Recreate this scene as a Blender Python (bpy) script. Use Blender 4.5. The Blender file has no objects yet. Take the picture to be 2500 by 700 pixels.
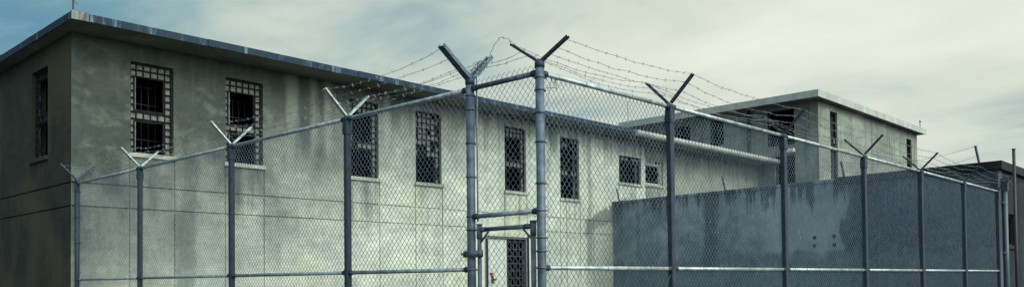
import bpy, math, random
from math import radians, sin, cos, pi, sqrt
from mathutils import Vector, Matrix
random.seed(11)
SC = bpy.context.scene
COL = SC.collection

# ------------------------------------------------------------------ camera
F_PX, CY_PX = 2055.07, 635.15
YAW, PITCH, ROLL = 0.810606, 0.024997, 0.010690
EYE = 1.66
fwd = Vector((cos(PITCH)*sin(YAW), cos(PITCH)*cos(YAW), sin(PITCH)))
rgt = Vector((cos(YAW), -sin(YAW), 0))
dwn = fwd.cross(rgt)
r_ = cos(ROLL)*rgt + sin(ROLL)*dwn
d_ = -sin(ROLL)*rgt + cos(ROLL)*dwn
cd = bpy.data.cameras.new('camera'); cam = bpy.data.objects.new('camera', cd); COL.objects.link(cam)
M = Matrix((r_, -d_, -fwd)).transposed().to_4x4(); M.translation = (0, 0, EYE)
cam.matrix_world = M
cd.sensor_fit = 'HORIZONTAL'; cd.sensor_width = 36; cd.lens = F_PX/2500*36
cd.shift_y = (CY_PX-350)/2500
cd.clip_start = 0.05; cd.clip_end = 3000
SC.camera = cam

# ------------------------------------------------------------------ light
SUN_DIR = Vector((.04, -1, .66)).normalized()       # towards the sun: from the facade side, behind the camera
sd = bpy.data.lights.new('sun', 'SUN'); sun = bpy.data.objects.new('sun', sd); COL.objects.link(sun)
sun.location = (0, -20, 30)
sun.rotation_euler = (-SUN_DIR).to_track_quat('-Z', 'Y').to_euler()
sd.energy = 1.5; sd.angle = radians(25.0); sd.color = (1.0, .99, .86)

w = bpy.data.worlds.new('World'); SC.world = w; w.use_nodes = True
nt = w.node_tree; N = nt.nodes; Lk = nt.links
for n in list(N): N.remove(n)
def wn(t, **k):
    n = N.new(t)
    for a, v in k.items(): setattr(n, a, v)
    return n
def ramp(n, stops):
    cr = n.color_ramp
    while len(cr.elements) > 1: cr.elements.remove(cr.elements[-1])
    cr.elements[0].position = stops[0][0]; cr.elements[0].color = tuple(stops[0][1]) + (1,)
    for p, c in stops[1:]:
        e = cr.elements.new(p); e.color = tuple(c) + (1,)
out = wn('ShaderNodeOutputWorld'); bg = wn('ShaderNodeBackground'); bg.inputs[1].default_value = 0.1
sky = wn('ShaderNodeTexSky', sky_type='NISHITA', sun_disc=False)
sky.sun_elevation = math.asin(SUN_DIR.z); sky.sun_rotation = math.atan2(SUN_DIR.x, SUN_DIR.y)
sky.air_density = 1.2; sky.dust_density = 1.0
tc = wn('ShaderNodeTexCoord')
sep = wn('ShaderNodeSeparateXYZ'); Lk.new(tc.outputs['Generated'], sep.inputs[0])
def wm(op, a, b=None, c=None):
    n = wn('ShaderNodeMath', operation=op)
    for i, v in enumerate((a, b, c)):
        if v is None: continue
        if isinstance(v, (int, float)): n.inputs[i].default_value = v
        else: Lk.new(v, n.inputs[i])
    return n.outputs[0]
zz = wm('ADD', wm('MAXIMUM', sep.outputs[2], 0.0), 0.16)
px = wm('DIVIDE', sep.outputs[0], zz); py = wm('DIVIDE', sep.outputs[1], zz)
cmb = wn('ShaderNodeCombineXYZ'); Lk.new(px, cmb.inputs[0]); Lk.new(py, cmb.inputs[1])
mp = wn('ShaderNodeMapping'); Lk.new(cmb.outputs[0], mp.inputs[0])
mp.inputs['Location'].default_value = (.7, 2.1, 0); mp.inputs['Rotation'].default_value = (0, 0, radians(45)); mp.inputs['Scale'].default_value = (1.0, .8, 1)
n1 = wn('ShaderNodeTexNoise'); n1.inputs['Scale'].default_value = .8; n1.inputs['Detail'].default_value = 8
n1.inputs['Roughness'].default_value = .52; n1.inputs['Distortion'].default_value = .35
Lk.new(mp.outputs[0], n1.inputs['Vector'])
n2 = wn('ShaderNodeTexNoise'); n2.inputs['Scale'].default_value = 2.6; n2.inputs['Detail'].default_value = 8; n2.inputs['Roughness'].default_value = .58; n2.inputs['Distortion'].default_value = .5
Lk.new(mp.outputs[0], n2.inputs['Vector'])
nsum = wm('ADD', wm('MULTIPLY', n1.outputs[0], .68), wm('MULTIPLY', n2.outputs[0], .32))
# the cloud deck is thick ahead and to the right, and opens towards the left and behind
front = wm('ADD', wm('MULTIPLY', sep.outputs[0], .90), wm('MULTIPLY', sep.outputs[1], .36))
gap = wn('ShaderNodeVectorMath', operation='DOT_PRODUCT'); Lk.new(tc.outputs['Generated'], gap.inputs[0])
gap.inputs[1].default_value = Vector((.25, .92, .36)).normalized()
hole = wn('ShaderNodeMapRange', interpolation_type='SMOOTHSTEP'); Lk.new(gap.outputs['Value'], hole.inputs[0])
hole.inputs[1].default_value = .972; hole.inputs[2].default_value = 1.0; hole.inputs[4].default_value = .30
dens = wm('ADD', wm('MULTIPLY', wm('SUBTRACT', nsum, .5), 1.5), wm('ADD', wm('MULTIPLY', wm('SUBTRACT', front, .86), .40), .63))
dens = wm('SUBTRACT', dens, hole.outputs[0])
rc = wn('ShaderNodeValToRGB'); Lk.new(dens, rc.inputs[0])
ramp(rc, [(.0, (3.6, 5.2, 6.1)), (.14, (3.2, 4.8, 5.6)), (.25, (.95, 2.6, 3.7)), (.36, (1.9, 3.6, 4.3)), (.46, (3.6, 4.9, 5.0)), (.55, (5.2, 6.1, 5.6)), (.64, (6.5, 7.15, 6.25)), (.76, (7.6, 8.0, 6.95)), (.92, (8.5, 8.8, 7.7))])
msk = wn('ShaderNodeValToRGB'); Lk.new(dens, msk.inputs[0]); ramp(msk, [(.0, (1,)*3), (.16, (.9,)*3), (.24, (.75,)*3), (.36, (1, 1, 1))])
mx = wn('ShaderNodeMix', data_type='RGBA'); Lk.new(msk.outputs[0], mx.inputs[0]); Lk.new(sky.outputs[0], mx.inputs[6]); Lk.new(rc.outputs[0], mx.inputs[7])
gl = wn('ShaderNodeVectorMath', operation='DOT_PRODUCT'); Lk.new(tc.outputs['Generated'], gl.inputs[0]); gl.inputs[1].default_value = SUN_DIR
glr = wn('ShaderNodeMapRange', interpolation_type='SMOOTHERSTEP'); Lk.new(gl.outputs['Value'], glr.inputs[0])
glr.inputs[1].default_value = .45; glr.inputs[2].default_value = 1.0
gm_ = wn('ShaderNodeMix', data_type='RGBA', blend_type='ADD'); Lk.new(glr.outputs[0], gm_.inputs[0]); Lk.new(mx.outputs[2], gm_.inputs[6]); gm_.inputs[7].default_value = (27, 28, 24.5, 1)
Lk.new(gm_.outputs[2], bg.inputs[0]); Lk.new(bg.outputs[0], out.inputs[0])

vs = SC.view_settings
SC.display_settings.display_device = 'sRGB'
vs.view_transform = 'Standard'; vs.look = 'None'; vs.exposure = 0.0; vs.gamma = 1.0; vs.use_curve_mapping = False
SC.cycles.max_bounces = 6

# ------------------------------------------------------------------ helpers
class MB:
    def __init__(s): s.v = []; s.f = []; s.m = []
    def face(s, pts, mi=0):
        k = len(s.v); s.v += [tuple(p) for p in pts]; s.f.append(tuple(range(k, k+len(pts)))); s.m.append(mi)
    def box(s, x0, x1, y0, y1, z0, z1, mi=0):
        k = len(s.v)
        s.v += [(x0,y0,z0),(x1,y0,z0),(x1,y1,z0),(x0,y1,z0),(x0,y0,z1),(x1,y0,z1),(x1,y1,z1),(x0,y1,z1)]
        for q in ((0,3,2,1),(4,5,6,7),(0,1,5,4),(1,2,6,5),(2,3,7,6),(3,0,4,7)):
            s.f.append(tuple(k+i for i in q)); s.m.append(mi)
    def prism(s, poly, z0, z1, mi=0):
        k = len(s.v); n = len(poly)
        s.v += [(x, y, z0) for x, y in poly] + [(x, y, z1) for x, y in poly]
        s.f.append(tuple(range(k+n-1, k-1, -1))); s.f.append(tuple(range(k+n, k+2*n))); s.m += [mi, mi]
        for i in range(n):
            j = (i+1) % n; s.f.append((k+i, k+j, k+n+j, k+n+i)); s.m.append(mi)
    def sweep(s, p, q, prof, up=(0,0,1), mi=0):
        """closed 2D profile swept from p to q"""
        p = Vector(p); q = Vector(q); d = (q-p).normalized(); up = Vector(up)
        if abs(d.dot(up)) > .99: up = Vector((1,0,0))
        a = d.cross(up).normalized(); b = a.cross(d)
        k = len(s.v); n = len(prof)
        for c in (p, q):
            for (x, y) in prof: s.v.append(tuple(c + a*x + b*y))
        s.f.append(tuple(range(k, k+n))); s.f.append(tuple(range(k+2*n-1, k+n-1, -1))); s.m += [mi, mi]
        for i in range(n):
            j = (i+1) % n; s.f.append((k+j, k+i, k+n+i, k+n+j)); s.m.append(mi)
    def tube(s, pts, r, n=8, mi=0, cap=True):
        pts = [Vector(p) for p in pts]; k0 = len(s.v)
        for i, p in enumerate(pts):
            d = (pts[min(i+1, len(pts)-1)] - pts[max(i-1, 0)]).normalized()
            up = Vector((0,0,1)) if abs(d.z) < .95 else Vector((1,0,0))
            a = d.cross(up).normalized(); b = a.cross(d)
            rr = r[i] if isinstance(r, (list, tuple)) else r
            for j in range(n):
                t = 2*pi*j/n; s.v.append(tuple(p + a*(rr*cos(t)) + b*(rr*sin(t))))
        for i in range(len(pts)-1):
            for j in range(n):
                a0 = k0+i*n+j; a1 = k0+i*n+(j+1) % n
                s.f.append((a0, a1, a1+n, a0+n)); s.m.append(mi)
        if cap:
            s.f.append(tuple(k0+j for j in range(n-1, -1, -1))); s.f.append(tuple(k0+(len(pts)-1)*n+j for j in range(n))); s.m += [mi, mi]

def wloc(o):
    v = Vector(o.location)
    while o.parent: o = o.parent; v = v + o.location
    return v
def obj(name, mb, mats, parent=None, at=None, smooth=False, bevel=0):
    """link ONE mesh object. mesh points are world points unless `at` is given (then they are local to it)"""
    me = bpy.data.meshes.new(name)
    pl = wloc(parent) if parent else Vector((0,0,0))
    if at is None:
        vv = [(x-pl.x, y-pl.y, z-pl.z) for x, y, z in mb.v]; loc = Vector((0,0,0))
    else:
        vv = mb.v; loc = Vector(at) - pl
    me.from_pydata(vv, [], mb.f)
    for m in (mats if isinstance(mats, (list, tuple)) else [mats]): me.materials.append(m)
    if any(mb.m): me.polygons.foreach_set('material_index', mb.m)
    if smooth:
        me.polygons.foreach_set('use_smooth', [len(p.vertices) == 4 for p in me.polygons])
    me.update()
    o = bpy.data.objects.new(name, me); COL.objects.link(o); o.location = loc
    if parent: o.parent = parent
    if bevel:
        b = o.modifiers.new('bevel', 'BEVEL'); b.width = bevel; b.segments = 2; b.limit_method = 'ANGLE'
    return o
def tag(o, label, cat, group=None, kind=None):
    o['label'] = label; o['category'] = cat
    if group: o['group'] = group
    if kind: o['kind'] = kind
    return o
def thing(name, label, cat, loc, group=None):
    o = bpy.data.objects.new(name, None); COL.objects.link(o); o.location = loc; o.empty_display_size = .2
    return tag(o, label, cat, group)
def copy_part(o, parent, loc):
    c = o.copy(); COL.objects.link(c); c.parent = parent; c.location = loc
    for ch in o.children:
        k = ch.copy(); COL.objects.link(k); k.parent = c
    return c

# ------------------------------------------------------------------ materials
def newmat(name):
    m = bpy.data.materials.new(name); m.use_nodes = True
    t = m.node_tree
    return m, t, t.nodes['Principled BSDF']
def nd(t, ty, ins=None, **k):
    n = t.nodes.new(ty)
    for a, v in k.items(): setattr(n, a, v)
    for a, v in (ins or {}).items():
        if hasattr(v, 'is_output') or isinstance(v, bpy.types.NodeSocket): t.links.new(v, n.inputs[a])
        else: n.inputs[a].default_value = v
    return n
def rmp(t, fac, stops):
    n = t.nodes.new('ShaderNodeValToRGB'); t.links.new(fac, n.inputs[0])
    ramp(n, [(p, (c,)*3 if isinstance(c, (int, float)) else c) for p, c in stops]); return n.outputs[0]
def mixc(t, fac, a, b, mode='MIX'):
    n = t.nodes.new('ShaderNodeMix'); n.data_type = 'RGBA'; n.blend_type = mode
    for i, v in ((0, fac), (6, a), (7, b)):
        if isinstance(v, (int, float)): n.inputs[i].default_value = v
        elif isinstance(v, tuple): n.inputs[i].default_value = v + (1,)
        else: t.links.new(v, n.inputs[i])
    return n.outputs[2]
def noise(t, co, scale, detail=5, rough=.55, sc=(1,1,1), dist=0, loc=(0,0,0)):
    mp = nd(t, 'ShaderNodeMapping', {'Vector': co, 'Scale': sc, 'Location': loc})
    return nd(t, 'ShaderNodeTexNoise', {'Vector': mp.outputs[0], 'Scale': scale, 'Detail': detail, 'Roughness': rough, 'Distortion': dist}).outputs[0]
def math_(t, op, a, b=0.0):
    n = t.nodes.new('ShaderNodeMath'); n.operation = op
    for i, v in enumerate((a, b)):
        if isinstance(v, (int, float)): n.inputs[i].default_value = v
        else: t.links.new(v, n.inputs[i])
    return n.outputs[0]
def geo_pos(t): return t.nodes.new('ShaderNodeNewGeometry').outputs['Position']

def concrete(name, base, dark, light, streak=.5, blot=(.42, .62), bump=.25, extra=None, warm=None):
    m, t, b = newmat(name)
    co = geo_pos(t)
    big = noise(t, co, .55, 6, .6, (1, 1, 1.3), .3)
    mid = noise(t, co, 2.3, 7, .62, (1, 1, 1.5))
    fine = noise(t, co, 38, 4, .7)
    st = noise(t, co, 1.0, 6, .6, (3.2, 3.2, .16)); brush = noise(t, co, 3.0, 7, .68, (.55, .55, 2.6), .4, (9, 4, 2)); spk = noise(t, co, 11, 5, .7)
    c = mixc(t, rmp(t, big, [(blot[0], 0), (blot[1], 1)]), dark, base)
    c = mixc(t, math_(t, 'MULTIPLY', rmp(t, mid, [(.50, 0), (.70, 1)]), .55), c, light)
    c = mixc(t, math_(t, 'MULTIPLY', rmp(t, mid, [(.30, 1), (.44, 0)]), .5), c, dark)
    c = mixc(t, math_(t, 'MULTIPLY', rmp(t, st, [(.52, 0), (.68, 1)]), streak), c, tuple(x*.62 for x in dark))
    c = mixc(t, math_(t, 'MULTIPLY', rmp(t, brush, [(.40, 1), (.56, 0)]), .42), c, tuple(x*.8 for x in dark))
    c = mixc(t, math_(t, 'MULTIPLY', rmp(t, spk, [(.56, 0), (.72, 1)]), .4), c, light)
    if warm:
        wz = noise(t, co, .8, 4, .5, (1, 1, .5), 0, (5, 3, 1))
        c = mixc(t, math_(t, 'MULTIPLY', rmp(t, wz, [(.48, 0), (.66, 1)]), .6), c, warm)
    c = mixc(t, .16, c, mixc(t, rmp(t, fine, [(.3, 0), (.7, 1)]), (.1, .1, .1), (.9, .9, .9)), 'OVERLAY')
    if extra: c = extra(t, co, c)
    t.links.new(c, b.inputs['Base Color']); b.inputs['Roughness'].default_value = .92
    b.inputs['Specular IOR Level'].default_value = .25
    h = math_(t, 'ADD', math_(t, 'MULTIPLY', fine, .35), mid)
    bp = nd(t, 'ShaderNodeBump', {'Height': h, 'Strength': bump, 'Distance': .03})
    t.links.new(bp.outputs[0], b.inputs['Normal'])
    return m

def seg(t, v, a0, a1, b0, b1):
    """smooth 0-1-0 window of a value"""
    n = t.nodes.new('ShaderNodeMapRange'); n.interpolation_type = 'SMOOTHSTEP'; t.links.new(v, n.inputs[0])
    n.inputs[1].default_value = a0; n.inputs[2].default_value = a1
    k = t.nodes.new('ShaderNodeMapRange'); k.interpolation_type = 'SMOOTHSTEP'; t.links.new(v, k.inputs[0])
    k.inputs[1].default_value = b0; k.inputs[2].default_value = b1; k.inputs[3].default_value = 1; k.inputs[4].default_value = 0
    return math_(t, 'MULTIPLY', n.outputs[0], k.outputs[0])

def facade_extra(t, co, c):
    s = nd(t, 'ShaderNodeSeparateXYZ', {0: co}); x, z = s.outputs[0], s.outputs[2]
    nn = noise(t, co, .8, 6, .6, (1, 1, .8), .2, (3, 1, 7))
    wob = math_(t, 'MULTIPLY', math_(t, 'SUBTRACT', nn, .5), 5.0)
    # vignette darkening painted over the left half's upper storey, mixed with stains, ragged outline
    g = math_(t, 'ADD', math_(t, 'SUBTRACT', z, math_(t, 'MULTIPLY', math_(t, 'SUBTRACT', x, 6.0), .42)), wob)
    c = mixc(t, math_(t, 'MULTIPLY', rmp(t, math_(t, 'MULTIPLY', g, .1), [(.0, 0), (.38, 1)]), .95), c, (.040, .054, .051))
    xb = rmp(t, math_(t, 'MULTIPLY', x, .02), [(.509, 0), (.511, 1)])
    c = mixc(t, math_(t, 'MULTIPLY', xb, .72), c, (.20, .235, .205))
    bl = noise(t, co, 2.1, 7, .68, (1, 1, 1.3), .3, (1, 8, 3))
    c = mixc(t, math_(t, 'MULTIPLY', rmp(t, bl, [(.52, 0), (.66, 1)]), .15), c, (.40, .44, .37))
    dr = noise(t, co, 1.0, 5, .65, (9, 9, .35), 0, (4, 4, 4))
    drm = rmp(t, dr, [(.46, 0), (.62, 1)])
    for (a, b_, zs_) in ((7.09, 7.99, 4.36), (9.18, 10.10, 4.36), (12.52, 13.42, 4.33), (14.67, 15.60, 4.35), (18.13, 19.08, 4.37), (20.71, 21.68, 4.31), (23.89, 25.23, 5.08), (25.64, 26.88, 5.16)):
        mk = math_(t, 'MULTIPLY', seg(t, x, a-.12, a+.02, b_-.02, b_+.12), seg(t, math_(t, 'ADD', z, math_(t, 'MULTIPLY', dr, 1.6)), zs_-.7, zs_+.35, zs_+1.5, zs_+1.6))
        mk = math_(t, 'MULTIPLY', mk, seg(t, z, 0, .1, zs_-.02, zs_+.02))
        c = mixc(t, math_(t, 'MULTIPLY', math_(t, 'MULTIPLY', mk, drm), .62), c, (.10, .115, .10))
    # water marks run down from the roof edge, each as long as its own noise
    dz_ = math_(t, 'ADD', z, math_(t, 'MULTIPLY', math_(t, 'SUBTRACT', dr, .5), 5.0))
    c = mixc(t, math_(t, 'MULTIPLY', rmp(t, math_(t, 'MULTIPLY', dz_, .1), [(.60, 0), (.68, 1)]), .62), c, (.10, .118, .105))
    m1 = noise(t, co, 1.7, 8, .7, (1, 1, 1.25), .5, (7, 7, 7)); m2 = noise(t, co, 7.5, 6, .7, (1, 1, 1.6), .2, (2, 7, 1))
    mm = math_(t, 'ADD', math_(t, 'MULTIPLY', m1, .6), math_(t, 'MULTIPLY', m2, .4))
    c = mixc(t, .85, c, mixc(t, rmp(t, mm, [(.36, 0), (.64, 1)]), (.52, .54, .55), (1, 1, 1)), 'MULTIPLY')
    ck = noise(t, co, .9, 3, .5, (1, 1, 1), 1.6, (3, 3, 9))
    ckl = rmp(t, ck, [(.492, 0), (.5, 1), (.508, 0)]); ckm = rmp(t, m1, [(.52, 0), (.6, 1)])
    c = mixc(t, math_(t, 'MULTIPLY', math_(t, 'MULTIPLY', ckl, ckm), .5), c, (.08, .09, .08))
    # yard wall's cast shadow painted on the block, with a ragged stain above it
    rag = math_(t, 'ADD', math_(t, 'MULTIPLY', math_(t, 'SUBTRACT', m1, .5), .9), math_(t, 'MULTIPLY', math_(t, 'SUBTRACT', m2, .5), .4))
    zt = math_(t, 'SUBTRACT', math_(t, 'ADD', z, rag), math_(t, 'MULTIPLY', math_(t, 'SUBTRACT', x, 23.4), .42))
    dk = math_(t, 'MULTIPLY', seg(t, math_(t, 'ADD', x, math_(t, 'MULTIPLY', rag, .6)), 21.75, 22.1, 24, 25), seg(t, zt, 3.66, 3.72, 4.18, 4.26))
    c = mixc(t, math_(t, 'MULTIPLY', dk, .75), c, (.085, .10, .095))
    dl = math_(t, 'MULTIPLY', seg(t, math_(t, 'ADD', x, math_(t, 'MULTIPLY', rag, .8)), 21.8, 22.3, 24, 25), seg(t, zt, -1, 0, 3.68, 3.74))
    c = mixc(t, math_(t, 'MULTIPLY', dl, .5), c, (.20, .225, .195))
    # run-off stains
    stn = noise(t, co, 2.6, 5, .6, (1, 1, .22), .2)
    for (a, b_, zb, k) in ((10.35, 10.65, 5.3, .8), (11.0, 11.35, 5.0, .9), (11.55, 11.75, 5.6, .7), (13.9, 14.15, 5.7, .6), (20.2, 20.5, 5.6, .7), (9.3, 9.55, 3.4, .8), (9.85, 10.05, 3.7, .7), (7.4, 7.6, 3.0, .6), (8.1, 8.5, 1.0, .45), (22.1, 22.3, 2.0, .5), (25.55, 25.8, 4.0, .5), (28.5, 28.7, 5.5, .3)):
        xs = math_(t, 'ADD', x, math_(t, 'MULTIPLY', math_(t, 'SUBTRACT', stn, .5), .5))
        mk = math_(t, 'MULTIPLY', seg(t, xs, a-.06, a+.06, b_-.06, b_+.1), seg(t, math_(t, 'ADD', z, math_(t, 'MULTIPLY', stn, 1.2)), zb+.3, zb+1.0, 4.9 if zb < 4 and a < 11 else 9, 5.1 if zb < 4 and a < 11 else 9.5))
        c = mixc(t, math_(t, 'MULTIPLY', mk, k*.95), c, (.055, .066, .062))
    for (a, b_, zb) in ((10.7, 10.95, 5.2), (11.38, 11.52, 5.1), (11.8, 12.0, 5.5), (13.6, 13.8, 5.7)):
        xs = math_(t, 'ADD', x, math_(t, 'MULTIPLY', math_(t, 'SUBTRACT', stn, .5), .4))
        mk = math_(t, 'MULTIPLY', seg(t, xs, a-.1, a+.08, b_-.08, b_+.12), seg(t, math_(t, 'ADD', z, math_(t, 'MULTIPLY', stn, 2.2)), zb+.3, zb+.9, 9, 9.5))
        c = mixc(t, math_(t, 'MULTIPLY', mk, .32), c, (.34, .38, .33))
    return c

def wallstain(t, co, c):
    s = nd(t, 'ShaderNodeSeparateXYZ', {0: co}); y, z = s.outputs[1], s.outputs[2]
    nn = noise(t, co, 1.2, 7, .6, (1.2, 1.2, .7), .3)
    n0 = math_(t, 'SUBTRACT', nn, .5)
    # broad pours of different tone
    br = noise(t, co, .75, 6, .6, (1, 1, .9), .5, (2, 6, 1))
    c = mixc(t, math_(t, 'MULTIPLY', rmp(t, br, [(.44, 0), (.58, 1)]), .72), c, (.085, .12, .155))
    lift = noise(t, co, 2.2, 3, .4, (.12, .12, 1.5), 0, (1, 1, 5))
    c = mixc(t, math_(t, 'MULTIPLY', rmp(t, lift, [(.45, 0), (.6, 1)]), .3), c, (.14, .185, .22))
    # darker colour towards the low building
    ys = math_(t, 'ADD', y, math_(t, 'MULTIPLY', n0, 1.4))
    c = mixc(t, math_(t, 'MULTIPLY', seg(t, ys, -9, -8, 8.9, 9.7), .82), c, (.018, .03, .055))
    # paler repair field round the anchors
    fld = math_(t, 'MULTIPLY', seg(t, ys, 9.1, 9.25, 11.4, 12.0), seg(t, math_(t, 'ADD', z, math_(t, 'MULTIPLY', n0, .25)), 2.40, 2.46, 3.6, 4.0))
    c = mixc(t, math_(t, 'MULTIPLY', fld, .45), c, (.33, .42, .45))
    # soot and moss running down from the coping
    dr = noise(t, co, 1.0, 5, .65, (4.5, 4.5, .3), 0, (4, 4, 4))
    dz = math_(t, 'ADD', z, math_(t, 'ADD', math_(t, 'MULTIPLY', math_(t, 'SUBTRACT', dr, .5), 3.8), math_(t, 'MULTIPLY', n0, .8)))
    c = mixc(t, math_(t, 'MULTIPLY', rmp(t, math_(t, 'MULTIPLY', dz, .1), [(.395, 0), (.43, 1)]), .88), c, (.035, .048, .06))
    # damp foot of the wall, ragged on top
    c = mixc(t, math_(t, 'MULTIPLY', rmp(t, math_(t, 'MULTIPLY', math_(t, 'ADD', z, math_(t, 'MULTIPLY', n0, 1.7)), .2), [(.455, 1), (.475, 0)]), .72), c, (.09, .12, .155))
    y2 = math_(t, 'ADD', y, math_(t, 'MULTIPLY', n0, .7))
    for (a, b_, k, zb) in ((13.25, 13.75, .85, 2.0), (16.3, 16.5, .5, 2.4), (17.0, 17.5, .45, 1.5)):
        st = math_(t, 'MULTIPLY', seg(t, y2, a-.1, a+.1, b_-.1, b_+.1), seg(t, z, zb-.2, zb+.3, 5, 6))
        c = mixc(t, math_(t, 'MULTIPLY', st, k), c, (.06, .078, .095))
    return c

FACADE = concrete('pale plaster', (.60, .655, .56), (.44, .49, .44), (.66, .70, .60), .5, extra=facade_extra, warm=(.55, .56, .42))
ENDW = concrete('shaded plaster', (.045, .044, .034), (.026, .028, .025), (.066, .062, .042), .5, warm=(.088, .078, .042))  # end wall's shade put into a darker version of the plaster
SECOND = concrete('olive concrete', (.25, .285, .25), (.155, .18, .16), (.31, .34, .295), .8, bump=.35)
YARD = concrete('slate concrete', (.29, .375, .42), (.20, .265, .305), (.36, .45, .50), .35, extra=wallstain, bump=.3)
SMALL = concrete('vignetted concrete', (.020, .027, .036), (.010, .014, .02), (.038, .047, .058), .7)  # vignette darkening put into the low building's base colour
SLAB = concrete('slab concrete', (.22, .225, .20), (.12, .125, .12), (.30, .30, .26), .3)
SILL = concrete('sill concrete', (.36, .375, .32), (.22, .235, .205), (.46, .475, .40), .3)
ASPH = concrete('worn asphalt', (.06, .062, .06), (.04, .042, .042), (.09, .09, .085), .0)

def metal(name, c, c2, rough=.5, metallic=.4, scale=9, rust=0.0, sc=(1,1,1), lo=.38, hi=.62):
    m, t, b = newmat(name); co = geo_pos(t)
    n = noise(t, co, scale, 6, .65, sc)
    col = mixc(t, rmp(t, n, [(lo, 0), (hi, 1)]), c, c2)
    if rust:
        rn = noise(t, co, 5.5, 6, .7, sc, 0, (2, 9, 4))
        col = mixc(t, math_(t, 'MULTIPLY', rmp(t, rn, [(.58, 0), (.68, 1)]), rust), col, (.11, .055, .025))
    t.links.new(col, b.inputs['Base Color'])
    t.links.new(rmp(t, n, [(.3, rough-.1), (.7, rough+.15)]), b.inputs['Roughness'])
    b.inputs['Metallic'].default_value = metallic
    if metallic < .15: b.inputs['Specular IOR Level'].default_value = .2
    return m
STEEL = metal('weathered blue grey steel', (.013, .022, .040), (.030, .047, .074), .6, .2, 14, .15)
GALV = metal('galvanised tube', (.22, .28, .32), (.44, .50, .52), .42, .45, 11, .2)
GPOST = metal('galvanised post', (.040, .064, .098), (.115, .158, .20), .55, .3, 9, .35)
WIREM = metal('mesh wire', (.085, .12, .17), (.18, .24, .30), .36, .8, 10)
BARB = metal('barbed wire', (.13, .145, .16), (.26, .28, .29), .5, .5, 12, .3)
DARKM = metal('dark steel', (.025, .03, .04), (.05, .055, .06), .6, .2, 12, .3)
RUST = metal('rusty steel', (.06, .032, .02), (.13, .06, .035), .8, .1, 30)
RUSTD = metal('dark rust', (.020, .014, .012), (.045, .022, .014), .85, .1, 30)
FLASH = metal('patchy roof flashing', (.013, .028, .05), (.15, .25, .33), .65, .1, 6.5, .3, (1, 1, .12), .54, .74)
FLASHC = metal('streaked pale flashing', (.06, .08, .09), (.32, .36, .33), .6, .05, 6, .4, (1, 1, .2))
FLASHW = metal('pale roof flashing', (.27, .305, .295), (.39, .42, .395), .55, .05, 1.6, .12, (1, 1, .4))
FRAME = metal('weathered window steel', (.008, .009, .011), (.018, .020, .021), .85, .1, 18, .2)
FRAMEW = metal('chalky window frame', (.42, .43, .38), (.55, .55, .48), .7, 0, 14, .15)
def plain(name, c, rough=.8, var=.3, scale=6):
    m, t, b = newmat(name); n = noise(t, geo_pos(t), scale, 5, .6)
    t.links.new(mixc(t, rmp(t, n, [(.3, 0), (.7, 1)]), tuple(x*(1-var) for x in c), tuple(x*(1+var) for x in c)), b.inputs['Base Color'])
    b.inputs['Roughness'].default_value = rough; return m
PANE = plain('dusty wired glass', (.115, .13, .118), .6, .7, 14)
PANEB = plain('bluish dusty glass', (.06, .075, .12), .25, .4, 5)
VOID = plain('unlit interior', (.004, .004, .007), 1.0, .2)  # room darkness put into the colour of the sheets behind the windows
VOID.node_tree.nodes['Principled BSDF'].inputs['Specular IOR Level'].default_value = 0
DOORW = plain('white door paint', (.44, .48, .45), .6, .18, 3)
VOIDBAR = plain('unlit steel bars', (.006, .007, .010), .8, .2)
JAMB = plain('grey door jamb', (.09, .10, .105), .7, .2)
PIPEM = plain('pale blue downpipe', (.05, .08, .10), .5, .25)
LAMPW = plain('white lamp housing', (.62, .63, .58), .5, .1)
BLACKP = plain('black pole paint', (.018, .02, .024), .6, .3)

# ------------------------------------------------------------------ ground
g = MB(); g.face([(-900,-900,0),(1100,-900,0),(1100,1100,0),(-900,1100,0)])
go = obj('ground', g, ASPH); go['kind'] = 'structure'

# ------------------------------------------------------------------ walls with openings
def relief(mb, O, U, Nn, ucuts, zcuts, depth):
    """wall skin made of cells; depth(u,z) metres behind the face, None = opening (0.28 m reveal)"""
    O = Vector(O); U = Vector(U); Nn = Vector(Nn)
    us = sorted(set(round(u, 4) for u in ucuts)); zs = sorted(set(round(z, 4) for z in zcuts))
    nu, nz = len(us)-1, len(zs)-1
    D = [[depth((us[i]+us[i+1])/2, (zs[j]+zs[j+1])/2) for j in range(nz)] for i in range(nu)]
    def P(u, z, d): return O + U*u + Vector((0,0,z)) - Nn*d
    def dd(v): return .28 if v is None else v
    for i in range(nu):
        for j in range(nz):
            d = D[i][j]
            if d is not None:
                mb.face([P(us[i],zs[j],d), P(us[i+1],zs[j],d), P(us[i+1],zs[j+1],d), P(us[i],zs[j+1],d)])
            if i+1 < nu and dd(d) != dd(D[i+1][j]):
                e = dd(D[i+1][j]); u = us[i+1]
                mb.face([P(u,zs[j],dd(d)), P(u,zs[j],e), P(u,zs[j+1],e), P(u,zs[j+1],dd(d))])
            if j+1 < nz and dd(d) != dd(D[i][j+1]):
                e = dd(D[i][j+1]); z = zs[j+1]
                mb.face([P(us[i],z,dd(d)), P(us[i+1],z,dd(d)), P(us[i+1],z,e), P(us[i],z,e)])

def frame_box(mb, O, U, Nn, u0, u1, z0, z1, d0, d1):
    """box in wall coordinates, d = distance in front of the face"""
    O = Vector(O); U = Vector(U); Nn = Vector(Nn)
    c = [O + U*u + Nn*d + Vector((0,0,z)) for z in (z0, z1) for u, d in ((u0,d0),(u1,d0),(u1,d1),(u0,d1))]
    k = len(mb.v); mb.v += [tuple(p) for p in c]
    for q in ((0,3,2,1),(4,5,6,7),(0,1,5,4),(1,2,6,5),(2,3,7,6),(3,0,4,7)):
        mb.f.append(tuple(k+i for i in q)); mb.m.append(0)

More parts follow.
